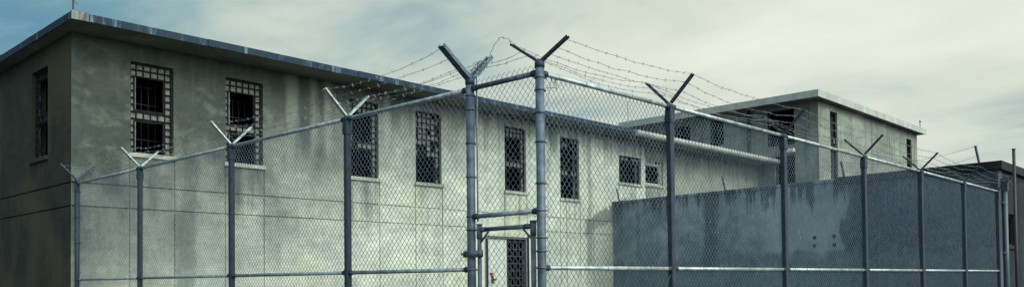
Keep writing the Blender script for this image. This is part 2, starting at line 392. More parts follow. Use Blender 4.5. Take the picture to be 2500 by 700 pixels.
def steel_window(parent, O, U, Nn, u0, u1, z0, z1, nu, nz, dark, seed=0, frame_mat=FRAME, pane_mat=PANE, miss=0.0, sill=True, rec=.10, bars=True, label=None, sill_mat=None):
    """many-paned steel window: frame with glazing bars > pane (those left), bars, sill. dark = [(a0,a1,b0,b1)] open vents as fractions (b from the top)"""
    rnd = random.Random(seed); W = u1-u0; H = z1-z0
    def bx(mb, a0, a1, b0, b1, d0, d1): frame_box(mb, O, U, Nn, u0+a0*W, u0+a1*W, z1-b1*H, z1-b0*H, d0-rec, d1-rec)
    e = .035/W; eh = .035/H; t = .0105/W; th = .0105/H
    fr = MB()
    bx(fr, .004, e, .004, .996, -.05, .03); bx(fr, 1-e, .996, .004, .996, -.05, .03)
    bx(fr, e, 1-e, .004, eh, -.05, .03); bx(fr, e, 1-e, 1-eh, .996, -.05, .03)
    inside = lambda a, b: any(q[0] <= a <= q[1] and q[2] <= b <= q[3] for q in dark)
    # glazing bars: skip the stretches inside open vents
    for i in range(1, nu):
        a = i/nu
        b = 0; n = 40; run = None
        for j in range(n+1):
            bb = (j+.5)/n if j < n else 2
            ok = j < n and not inside(a, bb)
            if ok and run is None: run = j/n
            if not ok and run is not None:
                lo, hi = max(run, eh), min(j/n, 1-eh)
                if hi > lo: bx(fr, a-t, a+t, lo, hi, -.02, .022)
                run = None
    for j in range(1, nz):
        b = j/nz; n = 40; run = None
        for i in range(n+1):
            aa = (i+.5)/n if i < n else 2
            ok = i < n and not inside(aa, b)
            if ok and run is None: run = i/n
            if not ok and run is not None:
                lo, hi = max(run, e), min(i/n, 1-e)
                if hi > lo: bx(fr, lo, hi, b-th, b+th, -.024, .035)
                run = None
    for q in dark:                                           # vent frames
        f = .012/W; fh = .012/H
        bx(fr, q[0]-f, q[0]+f, q[2], min(q[3], 1-eh), -.03, .02); bx(fr, q[1]-f, q[1]+f, q[2], min(q[3], 1-eh), -.03, .02)
        bx(fr, q[0]+f, q[1]-f, q[2]-fh, q[2]+fh, -.03, .02)
        if q[3] < .97: bx(fr, q[0]+f, q[1]-f, q[3]-fh, q[3]+fh, -.03, .02)
    fo = obj('window', fr, frame_mat, parent)
    if label: fo['label'] = label
    pn = MB()
    for i in range(nu):
        for j in range(nz):
            a, b = (i+.5)/nu, (j+.5)/nz
            if inside(a, b) or rnd.random() < miss: continue
            dz = rnd.uniform(-.004, .004)
            bx(pn, max(i/nu, e), min((i+1)/nu, 1-e), max(j/nz, eh), min((j+1)/nz, 1-eh), -.018+dz, -.012+dz)
    if pn.v: obj('pane', pn, pane_mat, fo)
    if bars:
        bb = MB()
        for i in range(1, 6):
            x = u0+W*i/6
            frame_box(bb, O, U, Nn, x-.007, x+.007, z0-.1, z1+.1, -.572, -.556)
        for j in range(1, 5):
            z = z0+H*j/5
            frame_box(bb, O, U, Nn, u0-.1, u1+.1, z-.010, z+.010, -.556, -.548)
        obj('bars', bb, VOIDBAR, fo)
    if sill:
        sm = MB(); frame_box(sm, O, U, Nn, u0-.05, u1+.05, z0-.095, z0-.003, -.05, .055)
        obj('sill', sm, sill_mat or SILL, fo, bevel=.012)
    return fo

# ------------------------------------------------------------------ main cell block
XF0, XF1, YF, ROOFZ = 5.95, 34.4, 17.5, 6.775
SOFF = 6.645
block = thing('prison_building', 'long two-storey pale concrete cell block with flat overhanging roof behind the mesh fence', 'building', (20, 25, 0))
WN = [(7.09, 7.99, 4.39, 6.27), (9.18, 10.10, 4.39, 6.29), (12.52, 13.42, 4.36, 6.31), (14.67, 15.60, 4.38, 6.32), (18.13, 19.08, 4.40, 6.34),
      (20.71, 21.68, 4.34, 6.32), (23.89, 25.23, 5.10, 6.05), (25.64, 26.88, 5.19, 6.12)]
DOOR = (17.25, 19.15, .95, 3.01)
joints = []
for q in WN[:6]: joints += [q[0]-.02, q[1]+.02]
joints += [21.0, 22.4]
GZ = (3.23, 3.69)
def fdepth(u, z):
    x = u + XF0
    for q in WN:
        if q[0] < x < q[1] and q[2] < z < q[3]: return None
    if DOOR[0] < x < DOOR[1] and DOOR[2] < z < DOOR[3]: return None
    s = .16 if x > 25.5 else 0
    for gz in GZ:
        if abs(z-gz) < .018 and x < 25.5: return .03
    if z < 4.28:
        for jx in joints:
            if abs(x-jx) < .0131 and not (DOOR[0]-.05 < x < DOOR[1]+.05 and z < DOOR[3]+.05): return .022
    return s
uc = [0, XF1-XF0, 25.5-XF0]; zc = [0, SOFF, 4.28]
for q in WN+[DOOR]: uc += [q[0]-XF0, q[1]-XF0]; zc += [q[2], q[3]]
for jx in joints: uc += [jx-.013-XF0, jx+.013-XF0]
for gz in GZ: zc += [gz-.017, gz+.017]
uc += list(range(1, 28)); zc += [1, 2, 5.5]
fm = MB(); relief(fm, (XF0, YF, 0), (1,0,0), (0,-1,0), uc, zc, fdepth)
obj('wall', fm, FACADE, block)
EW = (18.83, 19.83, 4.36, 6.22)
ej = [18.80, 19.86]
def edepth(u, z):
    y = u+YF
    if EW[0] < y < EW[1] and EW[2] < z < EW[3]: return None
    for gz in GZ:
        if abs(z-gz) < .018: return .03
    if z < 4.28:
        for j in ej:
            if abs(y-j) < .0101: return .022
    return 0
uc = [0, 14.5, EW[0]-YF, EW[1]-YF] + [a for j in ej for a in (j-.01-YF, j+.01-YF)] + list(range(1, 14))
zc = [0, SOFF, 4.28, EW[2], EW[3], 1, 2, 5.5] + [a for gz in GZ for a in (gz-.017, gz+.017)]
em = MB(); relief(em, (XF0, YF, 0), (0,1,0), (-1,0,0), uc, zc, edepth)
eo = obj('wall', em, ENDW, block); eo['label'] = 'stained end wall with its shade put into the plaster colour'
bm_ = MB(); bm_.box(XF0+.02, XF1-.01, 31.9, 32, 0, SOFF); obj('wall', bm_, ENDW, block)
vm = MB(); vm.face([(6.9, 18.6, .1), (34.3, 18.6, .1), (34.3, 18.6, 6.59), (6.9, 18.6, 6.59)]); vm.face([(6.9, 18.6, .1), (6.9, 31.8, .1), (6.9, 31.8, 6.59), (6.9, 18.6, 6.59)])
obj('interior_dark_sheet', vm, VOID, block)
# roof slab, flashing strip along its edge in lengths, ribs under the overhang
RX0, RY0 = 5.66, 16.6
rm = MB(); rm.box(RX0+.02, XF1-.005, RY0+.02, 32.4, SOFF, ROOFZ-.02)
roof = obj('roof', rm, SLAB, block)
fl = MB(); rr = random.Random(4); x = RX0+.30
while x < 23.6:
    x2 = min(x+rr.uniform(1.1, 1.5), 23.6); d = rr.uniform(0, .006)
    fl.box(x, x2-.012, RY0-.012-d, RY0+.014, SOFF-.012+rr.uniform(-.006, .006), ROOFZ+d); x = x2
y = RY0
while y < 32.4:
    y2 = min(y+rr.uniform(1.2, 1.6), 32.4); d = rr.uniform(0, .006)
    fl.box(RX0-.012-d, RX0+.014, y+(.03 if y == RY0 else 0), y2-.012, SOFF-.012, ROOFZ+d); y = y2
obj('flashing', fl, FLASH, roof)
fl = MB(); fl.box(RX0-.02, RX0+.285, RY0-.025, RY0+.012, SOFF-.02, ROOFZ+.015)
fo = obj('flashing', fl, FLASHC, roof); fo['label'] = 'pale flashing piece at the roof corner'
gt = MB(); gt.sweep((23.6, RY0-.02, ROOFZ-.09), (34.39, RY0-.02, ROOFZ-.09), [(.105*cos(a), .105*sin(a)) for a in [2*pi*i/14 for i in range(14)]])
obj('gutter', gt, FLASHW, roof, smooth=True)
cp = MB(); cp.box(RX0+.03, XF1-.01, RY0+.03, RY0+.5, ROOFZ-.018, ROOFZ+.01); obj('roof_edge_strip', cp, FLASH, roof)
st = [[(.12,.80,.145,.52),(.12,.80,.635,1.0)], [(.11,.80,.15,.55),(.11,.80,.65,1.0)], [(.10,.80,.16,.53),(.06,.80,.63,1.0)], [(.04,.78,.62,1.0)], [(.06,.80,.17,.50),(.06,.80,.62,1.0)], [(.05,.95,.16,.50),(.05,.95,.63,1.0)]]
O_, U_, N_ = (0, YF, 0), (1,0,0), (0,-1,0)
ms = [0, 0, .05, .38, .05, .3]
for i, q in enumerate(WN[:6]):
    steel_window(block, O_, U_, N_, q[0], q[1], q[2], q[3], 6, 13, st[i], i, miss=ms[i], label='upper window with its top panes broken out' if i == 3 else None)
q = WN[6]; steel_window(block, O_, U_, N_, q[0], q[1], q[2], q[3], 6, 6, [(.04,.96,.2,1.0)], 7, miss=.3, label='squarish dark barred window')
q = WN[7]; steel_window(block, (0, YF+.16, 0), U_, N_, q[0], q[1], q[2], q[3], 6, 6, [(.10,.90,.22,.95)], 8, frame_mat=FRAMEW, miss=.25, label='squarish window in a pale frame')
steel_window(block, (XF0, 0, 0), (0,1,0), (-1,0,0), EW[0], EW[1], EW[2], EW[3], 6, 12, [(.12,.88,.1,.5),(.12,.88,.6,1.0)], 9, pane_mat=PANEB, miss=.2, sill_mat=ENDW)
# doorway: grey frame, white leaf standing to the left, dark barred opening to the right
dm = MB()
frame_box(dm, O_, U_, N_, 17.255, 17.44, .95, 3.005, -.2, -.03); frame_box(dm, O_, U_, N_, 19.06, 19.145, .95, 3.005, -.2, -.03); frame_box(dm, O_, U_, N_, 17.44, 19.06, 2.95, 3.005, -.2, -.03)
door = obj('door', dm, JAMB, block)
lm = MB(); frame_box(lm, O_, U_, N_, 17.45, 18.27, .96, 2.945, -.14, -.09)
for zz0, zz1 in ((1.1, 1.85), (2.0, 2.8)):
    for a in ((17.55, 17.57), (18.15, 18.17)): frame_box(lm, O_, U_, N_, a[0], a[1], zz0, zz1, -.09, -.082)
obj('door_leaf', lm, DOORW, door)
hm = MB(); frame_box(hm, O_, U_, N_, 17.60, 17.68, 1.62, 1.86, -.088, -.06); frame_box(hm, O_, U_, N_, 17.62, 17.74, 1.70, 1.76, -.06, -.01); frame_box(hm, O_, U_, N_, 17.56, 17.62, 1.87, 1.93, -.088, -.03)
obj('handle', hm, RUST, door)
gm = MB()
for k in range(6): frame_box(gm, O_, U_, N_, 18.36+k*.13, 18.378+k*.13, .96, 2.94, -.16, -.14)
for k in range(9): frame_box(gm, O_, U_, N_, 18.275, 19.055, 1.1+k*.22, 1.125+k*.22, -.14, -.13)
obj('bar_grille', gm, DARKM, door)
sp = MB(); sp.box(16.9, 19.5, 16.3, 17.497, 0, .93); sp.box(16.9, 19.5, 16.0, 16.298, 0, .62); sp.box(16.9, 19.5, 15.7, 15.998, 0, .31)
obj('steps', sp, SLAB, block, bevel=.015)
# rods on the roof
rd = MB(); rd.tube([(0,0,0), (0,0,.5), (.012,0,.95)], [.016,.012,.008], 6); rd.tube([(0,0,.3), (.03,.02,.18), (.09,.03,.15)], .006, 5)
tag(obj('roof_rod', rd, DARKM, at=(RX0+.03, RY0+.05, ROOFZ+.015)), 'thin dark rod on the left corner of the cell block roof', 'rod', 'rods on the roofs')
rd = MB(); rd.tube([(0,0,0), (0,0,.9)], .012, 6); rd.tube([(-.09,0,.9), (.09,0,.92)], .01, 6); rd.tube([(-.06,0,.66), (.06,0,.68)], .008, 6)
tag(obj('roof_rod', rd, BARB, at=(23.35, RY0+.1, ROOFZ)), 'thin antenna rod with crossbar, midway along the cell block roof edge', 'rod', 'rods on the roofs')

# ------------------------------------------------------------------ second block
XS0, XS1, YS0, YS1, ZS = 34.4, 46.6, 14.88, 24.3, 9.40
sec = thing('prison_building', 'taller far concrete block with pale flat roof and dark barred windows', 'building', (40, 20, 0))
LW = [(15.94, 17.19, 7.41, 8.95), (19.30, 20.02, 7.78, 8.96), (21.05, 21.90, 8.0, 8.93), (15.93, 16.84, 5.5, 6.96)]
def sdep(O, lst):
    def f(u, z):
        for q in lst:
            if q[0] < u+O < q[1] and q[2] < z < q[3]: return None
        return 0
    return f
lj = [15.3, 18.4, 20.4]
def ldep(u, z):
    y = u+YS0
    for q in LW:
        if q[0] < y < q[1] and q[2] < z < q[3]: return None
    for j in lj:
        if abs(y-j) < .0131: return .025
    return 0
sm = MB(); uc = [0, YS1-YS0]+[a for j in lj for a in (j-.013-YS0, j+.013-YS0)]; zc = [0, ZS-.27]
for q in LW: uc += [q[0]-YS0, q[1]-YS0]; zc += [q[2], q[3]]
relief(sm, (XS0, YS0, 0), (0,1,0), (-1,0,0), uc, zc, ldep); obj('wall', sm, SECOND, sec)
RW = [(35.6, 36.35, 5.6, 8.85), (45.0, 45.75, 6.0, 8.75)]
rj = [37.9, 39.5, 41.0, 42.6, 44.1]
def rdep(u, z):
    x = u+XS0
    for q in RW:
        if q[0] < x < q[1] and q[2] < z < q[3]: return None
    for j in rj:
        if abs(x-j) < .0151: return .02
    return 0
sm = MB(); uc = [0, XS1-XS0]+[a for j in rj for a in (j-.015-XS0, j+.015-XS0)]; zc = [0, ZS-.27]
for q in RW: uc += [q[0]-XS0, q[1]-XS0]; zc += [q[2], q[3]]
relief(sm, (XS0, YS0, 0), (1,0,0), (0,-1,0), uc, zc, rdep); obj('wall', sm, SECOND, sec)
sm = MB(); sm.box(XS1-.1, XS1, YS0+.02, YS1, 0, ZS-.27); sm.box(XS0+.02, XS1-.12, YS1-.1, YS1-.01, 0, ZS-.27); obj('wall', sm, SECOND, sec)
vm = MB(); vm.face([(35.4,15.9,.1),(46.4,15.9,.1),(46.4,15.9,9.1),(35.4,15.9,9.1)]); vm.face([(35.4,15.9,.1),(35.4,24.1,.1),(35.4,24.1,9.1),(35.4,15.9,9.1)]); obj('interior_dark_sheet', vm, VOID, sec)
sm = MB(); sm.box(XS0-.8, XS1+.3, YS0-.35, YS1+.3, ZS-.265, ZS-.02); sroof = obj('roof', sm, SLAB, sec)
sm = MB(); sm.box(XS0-.83, XS0-.80, YS0-.38, YS1+.3, ZS-.29, ZS); sm.box(XS0-.799, XS1+.33, YS0-.38, YS0-.35, ZS-.29, ZS); obj('flashing', sm, FLASHW, sroof)
for i, q in enumerate(LW): steel_window(sec, (XS0,0,0), (0,1,0), (-1,0,0), q[0], q[1], q[2], q[3], 7, 6, [(.02,.98,.03,.99)], 20+i, sill=False)
for i, q in enumerate(RW): steel_window(sec, (0,YS0,0), (1,0,0), (0,-1,0), q[0], q[1], q[2], q[3], 3, 12, [(.05,.95,.02,.35),(.05,.95,.45,.99)], 30+i, pane_mat=PANE, miss=.3, sill=False)
sm = MB(); sm.tube([(XS0-.07, 18.03, 3.0), (XS0-.07, 18.03, 9.1)], .06, 10); 
for z in (5, 7, 8.8): sm.box(XS0-.14, XS0-.002, 17.95, 18.11, z, z+.05)
obj('downpipe', sm, DARKM, sec, smooth=True)
ft = thing('floodlight', 'small white floodlight on the far block wall below its big barred window', 'lamp', (XS0-.02, 16.0, 7.2))
sm = MB(); sm.box(XS0-.32, XS0-.12, 15.86, 16.16, 7.05, 7.2); sm.face([(XS0-.36,15.84,7.0),(XS0-.1,15.84,7.0),(XS0-.1,16.18,7.0),(XS0-.36,16.18,7.0)]); obj('housing', sm, LAMPW, ft)
sm = MB(); sm.box(XS0-.12, XS0-.002, 15.98, 16.04, 7.10, 7.16); sm.box(XS0-.02, XS0-.003, 15.92, 16.1, 7.0, 7.25); obj('bracket', sm, DARKM, ft)
rd = MB(); rd.tube([(0,0,0), (0,0,.36)], .02, 6); rd.box(-.06, .06, -.03, .03, .36, .42)
tag(obj('roof_rod', rd, DARKM, at=(46.5, YS0-.2, ZS-.01)), 'short dark vent rod at the right end of the far block roof', 'rod', 'rods on the roofs')

# ------------------------------------------------------------------ yard wall and low building
A = Vector((23.48, 17.5, 0)); B = Vector((22.47, 5.36, 0))
ya = (B-A).normalized(); yn = Vector((ya.y, -ya.x, 0))          # outward towards the camera side (-X)
if yn.x > 0: yn = -yn
WZ = 4.38
yw = thing('concrete_wall', 'stained dark grey concrete yard wall running from the cell block to the low building', 'wall', tuple((A+B)/2))
A1 = A + ya*.003; Bn = A + ya*((B-A).length-.01)
mb = MB(); P1, P2 = A1, Bn; P3, P4 = Bn - yn*.25, A1 - yn*.25
mb.prism([(P1.x,P1.y),(P2.x,P2.y),(P3.x,P3.y),(P4.x,P4.y)], 0, WZ-.10); obj('wall_face', mb, YARD, yw)
mb = MB(); c = [A1+yn*.03, Bn+yn*.03, Bn-yn*.28, A1-yn*.28]; mb.prism([(p.x,p.y) for p in c], WZ-.098, WZ); obj('coping', mb, YARD, yw, bevel=.02)
def onwall(Y): return A + ya*((A.y-Y)/-ya.y)
for (Y, z) in ((10.06, 2.80), (10.06, 2.575), (9.48, 2.81), (9.48, 2.575)):
    p = onwall(Y); mb = MB()
    q = p + yn*.02
    mb.tube([tuple(p-yn*.01+Vector((0,0,z))), tuple(q+Vector((0,0,z)))], .055, 10)
    mb.tube([tuple(q+Vector((0,0,z))), tuple(q+yn*.03+Vector((0,0,z)))], .024, 6)
    obj('anchor_bolt', mb, RUSTD, yw)
mb = MB(); p = onwall(10.55)
for dy, z in ((0, 2.98), (.03, 2.90), (.05, 2.78)):
    q = onwall(10.55-dy); k = [q+yn*.004+Vector((0,0,z)), q+ya*.02+yn*.004+Vector((0,0,z)), q+ya*.03+yn*.004+Vector((0,0,z+.07)), q+ya*.006+yn*.004+Vector((0,0,z+.075))]
    mb.face(k)
obj('paint_fleck', mb, LAMPW, yw)

def barb_strand(mb, pts, sag=.05, seedv=0, r=.0024, barb=.16):
    rnd = random.Random(seedv); path = []
    for i in range(len(pts)-1):
        a, b = Vector(pts[i]), Vector(pts[i+1]); n = max(4, int((b-a).length/.22)); s = sag*rnd.uniform(.6, 1.4)*((b-a).length/2.9)
        for k in range(n):
            f = k/n; p = a.lerp(b, f); p.z -= s*4*f*(1-f)
            if k: p += Vector((rnd.uniform(-.008,.008), rnd.uniform(-.008,.008), rnd.uniform(-.010,.010)))
            path.append(p)
    path.append(Vector(pts[-1])); mb.tube(path, r, 5)
    acc = 0
    for i in range(len(path)-1):
        L = (path[i+1]-path[i]).length; d = (path[i+1]-path[i])/L
        while acc < L:
            p = path[i]+d*acc; acc += barb*rnd.uniform(.85, 1.15)
            for k in range(2):
                v = Vector((rnd.uniform(-1,1), rnd.uniform(-1,1), rnd.uniform(-1,1))); v = (v-d*v.dot(d)).normalized()*.019
                mb.tube([p-v, p+v+d*.008], .0018, 3)
        acc -= L
wb = thing('barbed_wire_line', 'old barbed wire on leaning stakes along the top of the dark yard wall', 'barbed wire', (23.0, 11.5, WZ))
stk = []
for (Y, lean) in ((17.25, -.12), (13.0, -.10), (9.2, -.11), (5.80, -.14)):
    p = onwall(Y)-yn*.08; tip = p + Vector((-.10, -lean*.4, WZ+.45))
    mb = MB(); mb.sweep((p.x, p.y, WZ-.004), tip, [(-.02,-.02),(.02,-.02),(.02,-.012),(-.012,-.012),(-.012,.02),(-.02,.02)])
    obj('stake', mb, STEEL, wb); stk.append((Vector((p.x, p.y, WZ)), tip))
for k, f in enumerate((.45, .96)):
    mb = MB(); barb_strand(mb, [a.lerp(t, f) for a, t in stk[1:]], .16, 50+k, .0035); obj('barbed_wire', mb, BARB, wb)

low = thing('concrete_building', 'low dark concrete building with thick flat roof at the right end of the fence', 'building', (26, 7.5, 0))
LWIN = (23.12, 24.02, 2.42, 3.2); XL, YL = 22.50, 5.38
def lowd(u, z): return None if LWIN[0] < u+XL < LWIN[1] and LWIN[2] < z < LWIN[3] else 0
mb = MB(); relief(mb, (XL, YL, 0), (1,0,0), (0,-1,0), [0, 8, LWIN[0]-XL, LWIN[1]-XL], [0, 4.19, LWIN[2], LWIN[3]], lowd)
mb.face([(XL, YL, 0), (XL+.3, 9.2, 0), (XL+.3, 9.2, 4.19), (XL, YL, 4.19)]); mb.face([(XL+8, YL, 0), (XL+8, 9.2, 0), (XL+8, 9.2, 4.19), (XL+8, YL, 4.19)]); mb.face([(XL+.3, 9.2, 0), (XL+8, 9.2, 0), (XL+8, 9.2, 4.19), (XL+.3, 9.2, 4.19)])
obj('wall', mb, SMALL, low)
mb = MB(); mb.prism([(22.42, 5.27), (30.8, 5.27), (30.8, 9.4), (22.74, 9.4)], 4.195, 4.41); obj('roof', mb, SMALL, low, bevel=.02)
vm = MB(); vm.face([(22.95,6.5,.1),(30.4,6.5,.1),(30.4,6.5,4.15),(22.95,6.5,4.15)]); obj('interior_dark_sheet', vm, VOID, low)
steel_window(low, (0,YL,0), (1,0,0), (0,-1,0), *LWIN, 3, 4, [(.05,.95,.05,.98)], 40, sill_mat=SMALL)
mb = MB(); mb.tube([(22.71, 5.29, 0), (22.71, 5.29, 3.72)], .055, 10)
for z in (.9, 2.2, 3.4): mb.box(22.64, 22.78, 5.29, 5.377, z, z+.04)
dp = obj('downpipe', mb, PIPEM, low, smooth=True)
mb = MB(); mb.prism([(22.60,5.20),(22.82,5.20),(22.82,5.37),(22.60,5.37)], 3.9, 3.99); mb.sweep((22.71,5.29,3.70),(22.71,5.29,3.9),[(-.07,-.06),(.07,-.06),(.07,.06),(-.07,.06)]); obj('hopper', mb, DARKM, dp)
pm = MB(); pm.tube([(0,0,0), (0,0,4.38)], .032, 10); pm.tube([(0,0,4.38),(0,0,4.40)], .038, 10)
tag(obj('metal_pole', pm, BLACKP, at=(20.55, 4.6, 0), smooth=True), 'slim black free-standing pole before the low dark building at the far right', 'pole')

# ------------------------------------------------------------------ fences
DW, DH, WR = .0725, .080, .0030
def link_mesh(mb, O, U, Nn, s0, s1, z0, z1, r=WR):
    """woven diamonds: zigzag strands hooked into each other"""
    O = Vector(O); U = Vector(U); Nn = Vector(Nn); Z = Vector((0,0,1))
    half = DW/2; n = int(round((s1-s0)/half)); half = (s1-s0)/n; nz = int((z1-z0)/(DH/2)); hz = (z1-z0)/nz
    tri = [(r*cos(a), r*sin(a)) for a in (pi/2, pi*7/6, pi*11/6)]
    V, Fc = mb.v, mb.f
    for i in range(n):
        k0 = len(V); flip = i % 2
        wv = random.uniform(-.0025, .0025)
        for j in range(nz+1):
            right = (j+flip) % 2
            # neighbouring strands meet at the bends: one bends in front, the other behind
            s = s0+half*(i+right) + (-.0012 if right else .0012) + wv*(0 if j in (0, nz) else 1)
            zz = z0+hz*j
            p = O + U*(s+.004*sin(zz*2.3+s*1.7)) + Z*(zz+.005*sin(s*2.9+zz)) + Nn*((r*.9 if right else -r*.9)-.008*(1+sin(s*2.1+.6)*sin(zz*2.4+s)))
            for (a, b) in tri:
                q = p + U*a + Nn*b; V.append((q.x, q.y, q.z))
        for j in range(nz):
            for k in range(3):
                a0 = k0+3*j+k; a1 = k0+3*j+(k+1) % 3
                Fc.append((a0, a1, a1+3, a0+3)); mb.m.append(0)

def rail(name, p, q, parent, r=.024, mat=GALV, seed=0):
    """tube with tie wires and end cups"""
    p = Vector(p); q = Vector(q); d = (q-p).normalized(); L = (q-p).length; rnd = random.Random(seed)
    mb = MB(); mb.tube([p, q], r, 12)
    o = obj(name, mb, mat, parent, smooth=True)
    t = .22; t0 = None
    while t < L-.1:
        c = p+d*t
        if t0 is None:
            tm = MB(); tm.tube([-d*.004, d*.004], r+.004, 10); t0 = obj('tie_wire', tm, BARB, o, at=c)
        else: copy_part(t0, o, c - wloc(o))
        t += rnd.uniform(.33, .45)
    cm = MB(); cm.tube([d*-.024, d*.024], r+.008, 12); e0 = obj('end_cup', cm, STEEL, o, at=p+d*.026, smooth=True); copy_part(e0, o, q-d*.026-wloc(o))
    return o

def sq(h, b=.012): return [(-h+b,-h),(h-b,-h),(h,-h+b),(h,h-b),(h-b,h),(-h+b,h),(-h,h-b),(-h,-h+b)]
ARM = .41
def arm_mesh(A0, dirv, L=ARM, w=.023, t=.006):
    """pressed angle arm with wire slots, from A0 along dirv"""
    mb = MB(); q = Vector(A0)+dirv*L; side = dirv.cross(Vector((0,0,1))).normalized()
    mb.sweep(A0, q, [(-w,-w*.5),(w,-w*.5),(w,w*.5),(w-t,w*.5),(w-t,-w*.5+t),(-w+t,-w*.5+t),(-w+t,w*.5),(-w,w*.5)])
    for f in (.4, .68, .95):
        c = Vector(A0)+dirv*(L*f); mb.tube([c-side*(w+.006), c+side*(w+.006)], .007, 6)
    return mb
def make_line_post(parent, at, plane):
    """line post: square section, collar, rail saddle and a V of two arms in the plane across the fence"""
    mb = MB(); mb.prism(sq(.037), 0, 3.62); po = obj('post', mb, STEEL, parent, at=at)
    mb = MB(); mb.prism(sq(.047, .01), 3.47, 3.575); mb.prism(sq(.043, .01), 3.575, 3.635); obj('collar', mb, STEEL, po, at=at)
    mb = MB(); ax = Vector((0,1,0)) if plane == 'Y' else Vector((1,0,0)); tn = Vector((1,0,0)) if plane == 'Y' else Vector((0,1,0))
    mb.tube([tuple(tn*-.04+Vector((0,0,3.66))), tuple(tn*.04+Vector((0,0,3.66)))], .036, 12); obj('saddle', mb, STEEL, po, at=at, smooth=True)
    for s in (-1, 1):
        d = (ax*s*.72+Vector((0,0,.69))).normalized(); obj('arm', arm_mesh(ax*s*.02+Vector((0,0,3.70)), d), STEEL if plane == 'Y' else GALV, po, at=at)
    return po
def make_end_post(parent, at, h, r, bands, arms, aw=.036, al=ARM, pm=None, am=None):
    pm = pm or GPOST
    mb = MB(); mb.tube([(0,0,0),(0,0,h)], r, 20); po = obj('post', mb, pm, parent, at=at, smooth=True)
    bm0 = MB(); bm0.tube([(0,0,-.012),(0,0,.012)], r+.004, 20); bm0.tube([(r*.6,0,0),(r*2.0,0,0)], .009, 6); bm0.tube([(0,r*.6,0),(0,r*1.6,0)], .009, 6)
    b0_ = None
    for z in bands:
        if b0_ is None: b0_ = obj('tension_band', bm0, pm, po, at=(at[0], at[1], at[2]+z), smooth=True)
        else: copy_part(b0_, po, (0, 0, z))
    mb = MB(); mb.tube([(0,0,h-.05),(0,0,h),(0,0,h+.03)], [r+.006, r+.006, r*.6], 20); obj('cap', mb, STEEL, po, at=at, smooth=True)
    for d, L in arms: obj('arm', arm_mesh(Vector((0,0,h+.0))+d*.02, d, L, aw), am or STEEL, po, at=at)
    return po

XC, YC = 6.03, 5.34
TOPZ, MIDZ = 3.66, 1.79
def arm_pts(x, y, plane, h0=3.70):
    """wire points on both arms: outer 3, inner 3"""
    res = []
    for s in (-1, 1):
        for f in (.4, .68, .95):
            k = .02+f*ARM*.722; res.append((x+(s*k if plane == 'X' else 0), y+(s*k if plane == 'Y' else 0), h0+f*ARM*.692+.012))
    return res

# --- front fence (right of the corner)
FR = thing('chain_link_fence', 'chain-link fence in front of the dark yard wall, right of the tall corner post', 'fence', (14, YC, 0), 'chain-link fence runs')
XP = [XC, 8.29, 11.17, 14.09, 16.88, 19.59, 22.25]
d45 = Vector((.1, 1, .88)).normalized()
corner = make_end_post(FR, (XC, YC, 0), 3.76, .043, (3.62, 3.50, 3.28, 3.0, 2.6, 2.34, 2.08, 1.95, 1.79, 1.3, .8, .3), [(Vector((-.05,.32,.225)).normalized(), .38), (Vector((.05,-.32,.20)).normalized(), .36)], .023)
p0 = make_line_post(FR, (XP[1], YC, 0), 'Y')
for x in XP[2:]: copy_part(p0, FR, (x-14, 0, 0))
for i in range(6):
    a, b = XP[i]+.045, XP[i+1]-.042
    rail('top_rail', (a, YC, TOPZ), (b, YC, TOPZ), FR, seed=i); rail('mid_rail', (a, YC, MIDZ), (b, YC, MIDZ), FR, .022, seed=9+i)
    mb = MB(); link_mesh(mb, (0, YC+.036, 0), (1,0,0), (0,-1,0), XP[i]+(.05 if i == 0 else 0), XP[i+1], .05, TOPZ+.012); obj('mesh_panel', mb, WIREM, FR, smooth=True)
PT = [[(XC+.02, YC-.10, 3.83), (XC+.03, YC-.18, 3.88), (XC+.04, YC-.27, 3.945), (XC-.01, YC+.11, 3.85), (XC-.02, YC+.2, 3.91), (XC-.03, YC+.30, 3.98)]] + [arm_pts(x, YC, 'Y') for x in XP[1:]]
PT = [[p[i] for i in (0,1,2,3,4,5)] for p in PT]
for k in range(6):
    mb = MB(); barb_strand(mb, [p[k] for p in PT], .07, 100+k); obj('barbed_wire', mb, BARB, FR)
mb = MB(); mb.tube([(8.25, YC, 1.72), (7.2, YC, .25)], .006, 6); obj('truss_rod', mb, STEEL, FR)
mb = MB(); rnd = random.Random(3); pts = [(XC+.19, YC+.01, 3.64)]
for k in range(7): pts.append((XC+.19-.02*k+rnd.uniform(-.03,.03), YC+.01, 3.60-.055*k))
mb.tube(pts, .004, 5)
for k in range(10):
    c = Vector((XC+.2+rnd.uniform(-.05,.05), YC, 3.60+rnd.uniform(-.07,.03))); mb.tube([c, c+Vector((rnd.uniform(-.05,.05), rnd.uniform(-.02,.02), rnd.uniform(-.05,.05)))], .004, 4)
obj('loose_wire', mb, BARB, FR)

